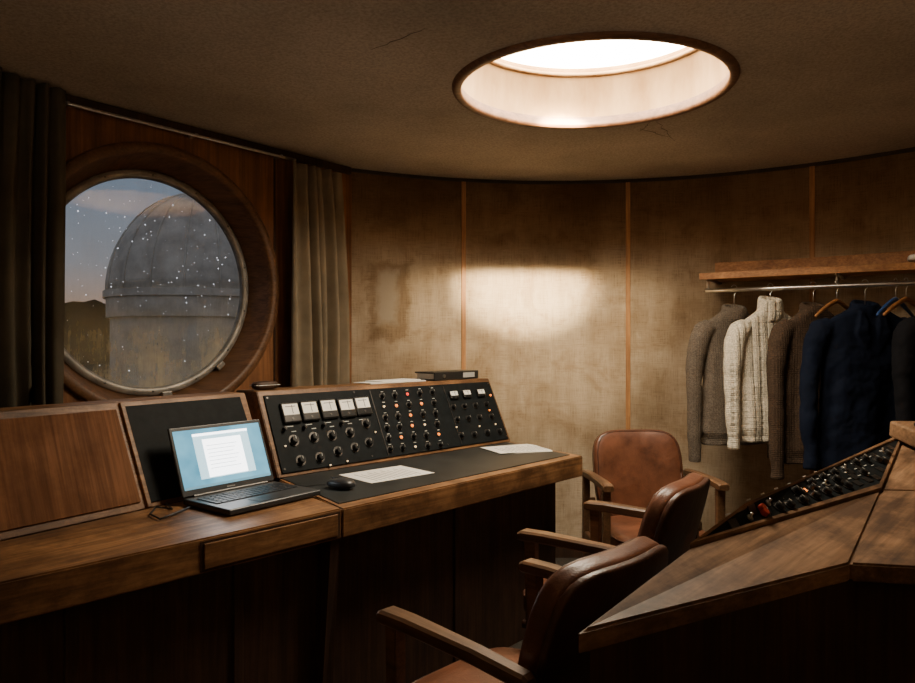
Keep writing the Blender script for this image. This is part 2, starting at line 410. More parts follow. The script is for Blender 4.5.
def curtain(pathfn,L,z0,z1,waves,amp,mat,seed):
    b=MB('curtain'); rows=[]; n=int(waves*16); rnd=random.Random(seed)
    ph=[rnd.uniform(0,6) for _ in range(4)]
    for j in range(26):
        v=j/25; z=z1+(z0-z1)*v; row=[]
        for i in range(n+1):
            s_=i/n*L
            A=amp*(.55+.45*v)*(1+.45*math.sin(3*i/n*6+ph[0]))
            off=A*math.sin(waves*2*math.pi*i/n+.7*math.sin(2*v+ph[1])+1.3*math.sin(i/n*9+ph[2]))
            off+=.006*noise.noise(Vector((i*.2,v*6,seed)))
            s2=s_*(.88+.14*math.sin(min(1,v*2)*1.57)) + .014*math.sin(v*3+i/n*7+ph[3])*v
            p,nn=pathfn(s2); q=p+nn*off; row.append(Vector((q.x,q.y,z)))
        rows.append(row)
    b.loft(rows,mat,closed=False); o=b.done()
    md=o.modifiers.new('sol','SOLIDIFY'); md.thickness=.003; return o
def pf_right(s_): return MW@Vector((1.165+s_,-.090,0)),(-nout)
def pf_left(s_):
    t=.165-s_
    if t>.03: return MW@Vector((t,-.085,0)),(-nout)
    p0=MW@Vector((.03,-.085,0)); r0=(p0-Vector((CX,CY,0))).length; a0=math.atan2(p0.y-CY,p0.x-CX)
    a=a0+(.03-t)/r0; r=min(r0,R-.06)
    return arcp(a,r,0),Vector((-math.cos(a),-math.sin(a),0))
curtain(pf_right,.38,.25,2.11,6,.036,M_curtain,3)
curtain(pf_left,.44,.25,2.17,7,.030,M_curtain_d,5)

# ------------------------------------------------------------ outside
M_dome=solid('dome_metal',(.78,.72,.64),.6,0,.3,.8,.05)
b=MB('observatory_dome')
DC=Vector((-15.3,42,0)); DR=5.2; DZ=4.1
rings=[]
n=64
for j in range(17):
    ph=j/16*math.pi/2
    rings.append([DC+Vector((DR*math.cos(ph)*math.cos(2*math.pi*i/n),DR*math.cos(ph)*math.sin(2*math.pi*i/n),DZ+DR*1.14*math.sin(ph))) if j<16 else DC+Vector((.05*math.cos(2*math.pi*i/n),.05*math.sin(2*math.pi*i/n),DZ+DR*1.14)) for i in range(n)])
b.loft(rings,M_dome,cap=True)
for i in range(18):
    a=2*math.pi*i/18
    b.tube([DC+Vector((DR*1.005*math.cos(p)*math.cos(a),DR*1.005*math.cos(p)*math.sin(a),DZ+DR*1.145*math.sin(p))) for p in [k*math.pi/2/14 for k in range(15)]],.06,M_dome,6)
b.loft([[DC+Vector((r*math.cos(2*math.pi*i/n),r*math.sin(2*math.pi*i/n),z)) for i in range(n)] for r,z in ((DR*.96,-3),(DR*.96,DZ-1.5),(DR*1.0,DZ-1.5),(DR*1.0,DZ-.4),(DR*1.03,DZ-.4),(DR*1.03,DZ),(DR,DZ))],M_dome,cap=False,smooth=False)
b.done()
M_hill=solid('hill_dark',(.012,.014,.012),.95,0,.4,.3,.1)
b=MB('hills')
top=[];bot=[]
for i in range(120):
    a=math.radians(95+i*.7); r=150
    z=6+2.6*noise.noise(Vector((i*.10,0,1)))+1.2*noise.noise(Vector((i*.7,2,1)))
    top.append(Vector((r*math.cos(a),r*math.sin(a),z+2.5))); bot.append(Vector((r*math.cos(a),r*math.sin(a),-12)))
b.loft([bot,top],M_hill,closed=False,smooth=False); b.done()
b=MB('ground'); b.prism([(-170,5),(-170,170),(60,170),(60,5)],-3.2,-3,M_hill); b.done()

# ------------------------------------------------------------ desk with laptop
J=Vector((-.345,2.10,0))
AL=math.radians(52); AR=math.atan2(.97,.895)
ML=Matrix.Translation(J)@Matrix.Rotation(AL,4,'Z'); MR=Matrix.Translation(J)@Matrix.Rotation(AR,4,'Z')
DT=.75
b=MB('desk')
xl=-1.24
fy=lambda x:-.0875*x
by=lambda x:.492+.098*x
b.prism([(xl,fy(xl)),(-.003,0),(.118,by(.12)),(xl,by(xl))],DT-.09,DT,M_desk,.004)
fdir=Vector((1,-.0875,0)).normalized()
Mf=frame((0,0,0),fdir,(0,0,1))
def onfront(x0,x1,z0,z1,th,mat,bev=.002): b.box(((x0+x1)/2,(z0+z1)/2,th/2),(x1-x0,z1-z0,th),mat,bev,M=Mf)
onfront(-.450,-.010,DT-.085,DT-.008,.0015,M_basewood,0)
onfront(-.440,-.020,DT-.079,DT-.014,.005,M_desk)
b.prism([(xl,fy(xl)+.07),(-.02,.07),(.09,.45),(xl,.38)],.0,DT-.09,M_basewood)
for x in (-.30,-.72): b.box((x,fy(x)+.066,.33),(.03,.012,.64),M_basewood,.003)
b.hexa([(-.055,.045,0),(-.02,.035,0),(-.0,.40,0),(-.04,.40,0),(-.035,.012,DT-.09),(-.0,.012,DT-.09),(-.0,.40,DT-.09),(-.04,.40,DT-.09)],M_conside)
H=.31; SB_=.147
def hutch(bb,x0,x1,yf,deep,mat):
    y0,y1=yf(x0),yf(x1)
    bb.hexa([(x0,y0,DT),(x1,y1,DT),(x1,y1+SB_+deep,DT),(x0,y0+SB_+deep,DT),(x0,y0+SB_,DT+H),(x1,y1+SB_,DT+H),(x1,y1+SB_+deep,DT+H),(x0,y0+SB_+deep,DT+H)],mat,.003)
    bb.hexa([(x0,y0+.05,0),(x1,y1+.05,0),(x1,y1+SB_+deep,0),(x0,y0+SB_+deep,0),(x0,y0+.05,DT),(x1,y1+.05,DT),(x1,y1+SB_+deep,DT),(x0,y0+SB_+deep,DT)],M_basewood)
hutch(b,xl,.115,by,.13,M_desk)
U=Vector((1,.098,0)).normalized()
Ph=frame((xl,by(xl),DT),U,(0,SB_,H)); LH=(Vector((.115,by(.115),0))-Vector((xl,by(xl),0))).length; HH=math.hypot(SB_,H)
sx=lambda x:(x-xl)*LH/(.115-xl)
b.box(((sx(-.37)+0)/2,HH/2,.002),(sx(-.37)-.02,HH-.045,.007),M_panelwood,.002,M=Ph)
b.box(((sx(-.36)+sx(.105))/2,HH/2,.002),(sx(.105)-sx(-.345),HH-.03,.007),M_black,.002,M=Ph)
b.box((sx(-.358),HH/2,.003),(.014,HH-.004,.012),M_desk,.002,M=Ph)
b.done(loc=J,rz=AL)

# ------------------------------------------------------------ instrument console
b=MB('control_console')
b.prism([(.0,0),(1.32,0),(1.45,.50),(.122,.53)],DT-.09,DT-.002,M_desk,.004)
b.prism([(.03,.055),(1.30,.055),(1.41,.497),(.135,.526)],DT-.012,DT+.001,M_lino,.001)
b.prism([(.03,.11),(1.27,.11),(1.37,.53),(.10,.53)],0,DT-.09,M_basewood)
b.box((.62,.106,.33),(.03,.012,.64),M_basewood,.003)
yr=lambda x:.53-.0226*(x-.12)
hutch(b,.122,1.446,yr,.15,M_desk)
P0=Vector((.122,yr(.122),DT)); P1=Vector((1.446,yr(1.446),DT)); PL=(P1-P0).length
PF=frame(P0,(P1-P0),(0,SB_,H))
b.box((PL/2,HH/2-.002,.002),(PL-.036,HH-.034,.008),M_black,.002,M=PF)
WF=MR@PF; WFi=WF.inverted(); cam=Vector((0,0,CH))
def puv(px,py):
    d=Vector(((px-457.5)/F,1,-(py-341.5)/F)); o=WFi@cam; dd=(WFi.to_3x3()@d); t=-o.z/dd.z; q=o+dd*t; return q.x,q.y
Z0=.006
def knob(px,py,r=.013,mat=None,ring=True):
    u,v=puv(px,py)
    if ring: b.cyl((u,v,Z0+.001),r*1.4,.002,M_dmetal,M=PF,seg=20)
    b.cyl((u,v,Z0+.010),r,.018,mat or M_knob,M=PF,r2=r*.82,seg=16,bevel=.0015)
    b.box((u,v+r*.45,Z0+.0195),(r*.16,r*.75,.001),M_white,0,M=PF)
def lamp(px,py,mat,r=.006):
    u,v=puv(px,py); b.cyl((u,v,Z0+.002),r*1.4,.004,M_dmetal,M=PF,seg=14); b.cyl((u,v,Z0+.006),r,.006,mat,M=PF,r2=r*.6,seg=12)
def meter(px,py,w=.080,h=.084):
    u,v=puv(px,py)
    b.box((u,v,Z0+.006),(w,h,.014),M_knob,.006,M=PF)
    b.box((u,v+h*.14,Z0+.0132),(w*.84,h*.52,.001),M_ivory,0,M=PF)
    b.box((u+w*.08,v+h*.14,Z0+.0142),(w*.03,h*.42,.0008),M_ink,0,M=PF)
    b.box((u,v+h*.28,Z0+.0140),(w*.55,h*.03,.0006),M_ink,0,M=PF)
    b.cyl((u,v-h*.30,Z0+.014),.005,.002,M_dmetal,M=PF,seg=10)
def label(px,py,w=.02,h=.003):
    u,v=puv(px,py); b.box((u,v,Z0+.0005),(w,h,.001),M_white,0,M=PF)
for (x,y) in ((289,414),(308,412),(327,410),(345,409),(361,407)): meter(x,y); label(x,y+13,.03)
for (x,y) in ((293,441),(313,438),(331,436),(349,433),(365,424)): knob(x,y,.016); label(x,y-9,.02)
for (x,y) in ((300,461),(319,458),(337,452),(354,448),(368,443)): knob(x,y,.015)
for (x,y) in ((329,466),(346,462),(284,447),(374,433)): lamp(x,y,M_lwhite,.0035)
for (x,y) in ((283,430),(303,428),(322,426),(340,424)): knob(x,y,.008,ring=False)
for r in range(6):
    for c in range(5):
        x=381+c*12.5+r*1.6; y=397+r*10.5-c*1.0
        k=(r*5+c)
        if k in (6,8,12,17,21,24): lamp(x,y,M_orange,.0075)
        elif k in (2,): lamp(x,y,M_red,.007)
        elif k in (5,18,27): lamp(x,y,M_lwhite,.0055)
        else: knob(x,y,.0105)
        label(x,y-4.6,.014,.0025)
for x,y in ((452,396),(465,395),(479,394)): meter(x,y,.056,.042)
for x,y in ((452,408),(463,407),(474,406),(485,405)): knob(x,y,.011)
for x,y in ((456,420),(467,419),(478,418),(490,417)): knob(x,y,.011)
for x,y in ((460,436),(473,435),(486,433),(498,432)): knob(x,y,.012)
for x,y in ((455,428),(478,427),(494,425)): lamp(x,y,M_lwhite,.004)
lamp(489,396,M_orange,.006); lamp(488,411,M_orange,.005)
for xt,yt,xb,yb in ((371,391,388,466),(444,386,460,450)):
    a_=puv(xt,yt); c_=puv(xb,yb)
    b.box(((a_[0]+c_[0])/2,HH/2-.002,Z0+.001),(.004,HH-.05,.003),M_dmetal,0,M=PF)
for px in (0.03,PL/3,PL*2/3,PL-.03):
    for v in (.03,HH-.03): b.cyl((px,v,Z0+.001),.004,.003,M_dmetal,M=PF,seg=10)
b.done(loc=J,rz=AR)

def sheet(name,px,py,ang,w=.21,h=.297,z=DT+.0015,lines=True,n=1):
    p=W(px,py,z); b=MB(name)
    for k in range(n):
        b.box((0.003*k,0.004*k,.0006+k*.0012),(w,h,.001),M_paper,0,M=Matrix.Rotation(.05*k,4,'Z'))
    if lines:
        for i in range(11):
            b.box((-.01-(i%3)*.008,h*.36-i*.02,.0012+(n-1)*.0012+.0003),(w*.7-(i%3)*.016,.003,.0003),M_ink,0,M=Matrix.Rotation(.05*(n-1),4,'Z'))
    return b.done(loc=p,rz=ang)
sheet('paper_sheet',387,474,AR+math.radians(85),.21,.29)
sheet('paper_stack',518,449.5,AR+math.radians(60),.20,.26,n=4)
TZ=DT+H+.001
def onTop(x,y): return MR@Vector((x,y,TZ))
b=MB('ring_binder')
b.box((0,0,.004),(.34,.13,.007),M_rope,.002); b.box((0,0,.038),(.34,.13,.007),M_rope,.002); b.box((0,-.063,.021),(.34,.006,.040),M_rope,.002)
b.box((0,.003,.020),(.32,.11,.026),M_paper,.001); b.box((.09,-.0668,.021),(.09,.002,.024),M_white,0); b.cyl((0,0,0),.009,.003,M_metal,M=Matrix.Translation((-.10,-.0672,.021))@Matrix.Rotation(math.pi/2,4,'X'),seg=14)
b.done(loc=onTop(1.24,.745),rz=AR+.05)
b=MB('document_folder'); b.box((0,0,.003),(.34,.12,.005),M_paper,.001); b.box((.03,.01,.008),(.26,.11,.004),M_paper,.001,M=Matrix.Rotation(.08,4,'Z')); b.done(loc=onTop(.86,.745),rz=AR)
b=MB('eyeglass_case'); b.pad((.11,.05,.034),M_basewood,M=Matrix.Translation((0,0,.017)),n=3); b.box((0,0,.018),(.108,.052,.002),M_metal,.0005); b.done(loc=onTop(.20,.745),rz=AR)
b=MB('computer_mouse')
def mm(c,p):
    if c.z<0: c.z*=.55
    c.z*=1-.25*max(0,p.y); return c
b.pad((.062,.108,.044),M_plastic,M=Matrix.Translation((0,0,.013)),n=2.6,mod=mm)
b.box((0,.032,.0315),(.005,.018,.006),M_dmetal,.002)
b.box((0,.02,.034),(.0012,.05,.001),M_key,0)
pm=W(341,488,DT+.003); b.done(loc=pm,rz=math.radians(60))
b=MB('mouse_cable'); b.tube([pm+Vector((-.045+.0,.03,.006)),pm+Vector((-.085,.045,.002)),pm+Vector((-.12,.02,.002)),pm+Vector((-.15,.03,.002)),pm+Vector((-.19,.04,.002))],.0018,M_rope,6); b.done()
lp=[W(185,505,DT),W(275,487.5,DT),W(327,494,DT),W(218,521,DT)]
Lc=(lp[0]+lp[1]+lp[2]+lp[3])/4; LA=math.atan2((lp[1]-lp[0]).y,(lp[1]-lp[0]).x)
LA=(LA+math.atan2((lp[2]-lp[3]).y,(lp[2]-lp[3]).x))/2
b=MB('laptop'); lw,ld=.345,.235
b.box((0,0,.011),(lw,ld,.018),M_plastic,.005,seg=3)
b.box((0,.025,.0203),(lw*.88,ld*.46,.0015),M_key,.0005)
for r in range(5):
    for c in range(14):
        b.box((-lw*.41+c*lw*.0631,.025+ld*.18-r*ld*.09,.0218),(lw*.053,ld*.075,.002),M_key,.0008)
b.box((-.01,-.075,.0204),(.095,.055,.001),M_dmetal,.0004)
b.cyl((0,0,0),.006,lw*.8,M_dmetal,M=Matrix.Translation((0,ld/2-.004,.021))@Matrix.Rotation(math.pi/2,4,'Y'),seg=12)
tilt=math.radians(22)
SM=Matrix.Translation((0,ld/2-.002,.022))@Matrix.Rotation(-tilt,4,'X')@frame((0,0,0),(1,0,0),(0,0,1))
sh=.222
b.box((0,sh/2,-.004),(lw,sh,.008),M_plastic,.004,M=SM,seg=3)
def scr():
    m,nt,bb=base('display_glow'); nt.nodes.remove(bb); out=[n for n in nt.nodes if n.type=='OUTPUT_MATERIAL'][0]
    g=nz(nt,tex(nt,(1,1,1)),7,3,.5)
    r=ramp(nt,g,[(.3,(.05,.22,.34)),(.7,(.22,.55,.70))])
    e=nt.nodes.new('ShaderNodeEmission'); e.inputs[1].default_value=1.6
    nt.links.new(r.outputs[0],e.inputs[0]); nt.links.new(e.outputs[0],out.inputs[0]); return m
M_scr=scr(); M_page=emitm('display_page',(.95,.97,1.0),5); M_win=emitm('display_window',(.45,.72,.86),1.7); M_txt=emitm('display_text',(.35,.42,.50),1.6); M_bar=emitm('display_taskbar',(.12,.30,.42),1.0)
b.box((0,sh/2+.004,.0005),(lw-.022,sh-.034,.0006),M_scr,0,M=SM)
b.box((.005,sh/2+.008,.0011),(lw*.60,sh*.66,.0004),M_win,0,M=SM)
b.box((.005,sh/2+.000,.0015),(lw*.42,sh*.56,.0004),M_page,0,M=SM)
b.box((.005,sh*.855,.0016),(lw*.60,.008,.0004),M_page,0,M=SM)
b.box((0,.024,.0012),(lw-.024,.008,.0004),M_bar,0,M=SM)
for i in range(7): b.box((-.004*(i%3),sh*.68-i*.0125,.0019),(lw*.33-.01*(i%3),.0016,.0003),M_txt,0,M=SM)
b.box((0,.010,.0006),(.03,.003,.0004),M_metal,0,M=SM)
b.done(loc=(Lc.x,Lc.y,DT+.0015),rz=LA)
b=MB('power_cable')
q=W(190,507,DT+.0065); b.tube([q,W(176,513,DT+.006),W(160,519,DT+.006),W(150,514,DT+.006),W(156,507,DT+.006),W(172,509,DT+.006),W(166,503,DT+.006)],.0028,M_rope,8); b.done()

# ------------------------------------------------------------ armchairs
def chair(loc,rz,seed):
    b=MB('leather_armchair'); AX=.245
    b.pad((.43,.46,.10),M_leather,M=Matrix.Translation((0,.03,.395)),n=4.5,puff=.30)
    b.box((0,.02,.335),(.41,.42,.03),M_leatherd,.008)
    tl=math.radians(15)
    def bm_(c,p):
        c.x*=1-.05*max(0,-p.y)-.05*max(0,p.y)**3
        return c
    MBk=Matrix.Translation((0,-.200,.622))@Matrix.Rotation(tl,4,'X')@frame((0,0,0),(-1,0,0),(0,0,1))
    b.pad((.42,.42,.075),M_leather,M=MBk,n=4.5,puff=.22,bend=.030,cuts=14,mod=bm_)
    b.pad((.415,.415,.03),M_leatherd,M=MBk@Matrix.Translation((0,0,-.030)),n=5,bend=.030,cuts=10,mod=bm_)
    pts=[]
    for i in range(41):
        t=2*math.pi*i/40; c,s_=math.cos(t),math.sin(t); n_=4.5
        q=(abs(c)**n_+abs(s_)**n_)**(-1/n_); x=c*q; y=s_*q
        pts.append(Vector((x*.195,y*.20,.026+.030*(x*.95)**2)))
    b.tube(pts,.0035,M_leatherd,6,M=MBk)
    pts=[]
    for i in range(41):
        t=2*math.pi*i/40; c,s_=math.cos(t),math.sin(t); n_=5
        q=(abs(c)**n_+abs(s_)**n_)**(-1/n_); pts.append(Vector((c*q*.212,.03+s_*q*.227,.422)))
    b.tube(pts,.004,M_leatherd,6)
    for s_ in (-1,1):
        x=s_*AX
        rings=[]
        for (y,w,z,h) in ((-.215,.030,.622,.028),(-.205,.034,.628,.032),(-.08,.038,.637,.032),(.12,.046,.642,.032),(.196,.048,.640,.032),(.208,.044,.638,.024)):
            hw=w/2; hh=h/2; c_=.006
            rings.append([Vector((x+a,y,z+d)) for a,d in ((-hw+c_,-hh),(hw-c_,-hh),(hw,-hh+c_),(hw,hh-c_),(hw-c_,hh),(-hw+c_,hh),(-hw,hh-c_),(-hw,-hh+c_))])
        b.loft(rings,M_arm,smooth=False)
        b.hexa([(x-.015,.145,0),(x+.015,.145,0),(x+.015,.175,0),(x-.015,.175,0),(x-.016,.150,.63),(x+.016,.150,.63),(x+.016,.186,.63),(x-.016,.186,.63)],M_arm,.003)
        b.hexa([(x-.015,-.215,0),(x+.015,-.215,0),(x+.015,-.185,0),(x-.015,-.185,0),(x-.015,-.205,.62),(x+.015,-.205,.62),(x+.015,-.17,.62),(x-.015,-.17,.62)],M_arm,.003)
        b.box((x,-.01,.34),(.022,.36,.04),M_arm,.004)
        b.box((x-s_*.02,-.20,.50),(.05,.022,.03),M_arm,.003)
    b.box((0,.16,.335),(.48,.022,.035),M_arm,.003); b.box((0,-.20,.335),(.48,.022,.035),M_arm,.003)
    b.box((0,-.01,.16),(.48,.02,.02),M_arm,.003)
    return b.done(loc=(*loc,0),rz=rz)
chair((.155,1.597),math.radians(45),1)
chair((.51,2.30),math.radians(55),2)
chair((.860,3.12),math.radians(183),3)

# ------------------------------------------------------------ right sloping console
b=MB('sloping_control_desk')
c1=W(577,632,.84); c2=W(850,563,.84); c3=Vector((1.25,1.20,.84))
b1=W(690,547,.875); b2=W(882,490,.878); b3=Vector((1.75,1.72,.878))
t1=W(745,507,.912); t2=W(905,434,.948); t3=Vector((2.05,2.25,.948))
def bl(s_,t_): return (b1*(1-s_)+b2*s_)*(1-t_)+(t1*(1-s_)+t2*s_)*t_
def slab(pts,th,mat,bev=.004):
    t=bmesh.new(); a=[t.verts.new(p) for p in pts]; c=[t.verts.new(p-Vector((0,0,th))) for p in pts]; n=len(pts)
    t.faces.new(a); t.faces.new(c[::-1])
    for i in range(n): t.faces.new((a[i],c[i],c[(i+1)%n],a[(i+1)%n]))
    bmesh.ops.recalc_face_normals(t,faces=t.faces)
    if bev: bmesh.ops.bevel(t,geom=t.edges[:],offset=bev,segments=2,affect='EDGES')
    b.merge(t,mat)
def patch(s0,s1,t0,t1_,h,th,mat,ns=24,nt_=4):
    # ruled surface patch (follows the slightly twisted console face exactly), with side walls
    t=bmesh.new(); G=[[t.verts.new(bl(s0+(s1-s0)*i/ns,t0+(t1_-t0)*j/nt_)+Vector((0,0,h))) for j in range(nt_+1)] for i in range(ns+1)]
    L=[[t.verts.new(v.co-Vector((0,0,th))) for v in r] for r in G]
    for A_ in (G,L):
        for i in range(ns):
            for j in range(nt_): t.faces.new((A_[i][j],A_[i+1][j],A_[i+1][j+1],A_[i][j+1]))
    for i in range(ns):
        for j in (0,nt_): t.faces.new((G[i][j],G[i+1][j],L[i+1][j],L[i][j]))
    for j in range(nt_):
        for i in (0,ns): t.faces.new((G[i][j],G[i][j+1],L[i][j+1],L[i][j]))
    bmesh.ops.recalc_face_normals(t,faces=t.faces); b.merge(t,mat)
slab([c1,c2,b2,b1],.035,M_con); slab([c2,c3,b3,b2],.035,M_con)
patch(0,1,0,1,0,.035,M_con); slab([b2,b3,t3,t2],.035,M_con)
# wooden lip round the inset, then the black plate
patch(.01,.99,.0,.07,.007,.010,M_con,24,1); patch(.01,.99,.93,1.0,.007,.010,M_con,24,1)
patch(.965,.995,.0,1.0,.0071,.010,M_con,1,4); patch(.0,.02,.0,1.0,.0071,.010,M_con,1,4)
patch(.02,.965,.07,.93,.003,.005,M_black)
def side(p,q):
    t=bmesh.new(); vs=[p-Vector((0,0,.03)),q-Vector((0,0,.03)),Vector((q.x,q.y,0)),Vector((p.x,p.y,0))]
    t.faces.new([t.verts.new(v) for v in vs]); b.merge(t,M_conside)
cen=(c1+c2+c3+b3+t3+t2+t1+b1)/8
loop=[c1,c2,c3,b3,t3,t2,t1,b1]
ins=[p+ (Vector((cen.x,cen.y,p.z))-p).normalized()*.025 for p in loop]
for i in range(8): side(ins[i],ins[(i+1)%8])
def cell(s_,t_):
    p=bl(s_,t_); Ux=(bl(s_+.05,t_)-bl(s_-.05,t_)); Vx=bl(s_,t_+.05)-bl(s_,t_-.05)
    return frame(p,Ux,Vx)
rnd=random.Random(19)
def width(s_): return (bl(s_,1)-bl(s_,0)).length
for i in range(13):
    s_=.09+i*.068
    wd_=width(s_); rows=max(1,int(wd_/.125))
    for j in range(rows):
        t_=.16+(j+.5)/rows*.68
        Mx=cell(s_,t_)@Matrix.Translation((0,0,.003))
        k=rnd.random()
        if k<.45:
            b.cyl((0,0,.001),.0145,.002,M_dmetal,M=Mx,seg=16); b.cyl((0,0,.006),.0105,.011,M_knob,M=Mx,r2=.009,seg=14,bevel=.001)
            b.box((0,.005,.0122),(.002,.008,.0008),M_white,0,M=Mx)
        elif k<.62:
            b.cyl((0,0,.002),.007,.003,M_metal,M=Mx,seg=12); b.tube([(0,0,.002),(0,.005,.012)],[.0018,.003],M_metal,8,M=Mx)
        elif k<.85: b.box((0,0,.001),(.03,.02,.002),M_dmetal,.0005,M=Mx)
        if rows>1: b.box((0,.021,.0006),(.018,.0025,.0006),M_white,0,M=Mx)
for s_,t_,m in ((.15,.55,M_redk),(.225,.30,M_redk)):
    b.cyl((0,0,.010),.008,.012,m,M=cell(s_,t_),seg=14,bevel=.001)
b.cyl((0,0,.005),.005,.005,M_orange,M=cell(.37,.55),seg=14)
b.done()
b=MB('intercom_box')
q=b2*.5+t2*.5+Vector((.16,.02,.012))
Mx=frame(q,(b3-b2),(t2-b2))
b.box((.02,0,.030),(.18,.34,.050),M_con,.006,M=Mx); b.box((.02,.0,.062),(.12,.20,.014),M_knob,.006,M=Mx)
b.cyl((.02,.04,.072),.022,.008,M_dmetal,M=Mx); b.done()

# ------------------------------------------------------------ coat rack
R0=Vector((1.27,3.64,0)); RD=Vector((.835,-.55,0)).normalized(); RN=Vector((.55,.835,0)).normalized()
RZ=1.512; RL=1.13
b=MB('coat_rack')
b.tube([R0+RD*s_+Vector((0,0,RZ)) for s_ in (.02,.4,.8,RL)],.010,M_metal,14)
def tocircle(p,d,r):
    q=p-Vector((CX,CY,0)); B=q.dot(d); C=q.dot(q)-r*r; return p+d*(-B+math.sqrt(B*B-C))
fr=[R0+RD*s_-RN*.03 for s_ in (0,.3,.6,.9,RL)]; bk=[tocircle(p,RN,R-.004) for p in fr]
b.prism([p[:2] for p in fr]+[p[:2] for p in bk[::-1]],1.578,1.600,M_shelf,.002)
Ms=frame(fr[0]+Vector((0,0,1.589)),RD,(0,0,1)); b.box((RL/2,-.004,.004),(RL+.004,.034,.014),M_shelf,.003,M=Ms)
rings=[]
for i in range(13):
    p=tocircle(R0+RD*(RL*i/12+.0),RN,R); d=(Vector((CX,CY,0))-p).normalized()
    rings.append([p+d*.003+Vector((0,0,1.600)),p+d*.022+Vector((0,0,1.600)),p+d*.022+Vector((0,0,1.685)),p+d*.003+Vector((0,0,1.685))])
b.loft(rings,M_shelf,smooth=False)
for s_ in (.03,.62,1.08):
    p=R0+RD*s_; e=tocircle(p,RN,R-.004)
    b.tube([p+Vector((0,0,RZ)),p+Vector((0,0,1.58))],.006,M_metal,8)
    b.tube([p+Vector((0,0,1.57)),e+Vector((0,0,1.57)),],.007,M_metal,8)
b.done()
b=MB('folded_blanket'); b.pad((.20,.16,.035),M_paper,M=Matrix.Translation((0,0,.0175)),n=4); b.done(loc=R0+RD*1.0+RN*.03+Vector((0,0,1.607)),rz=-.55)

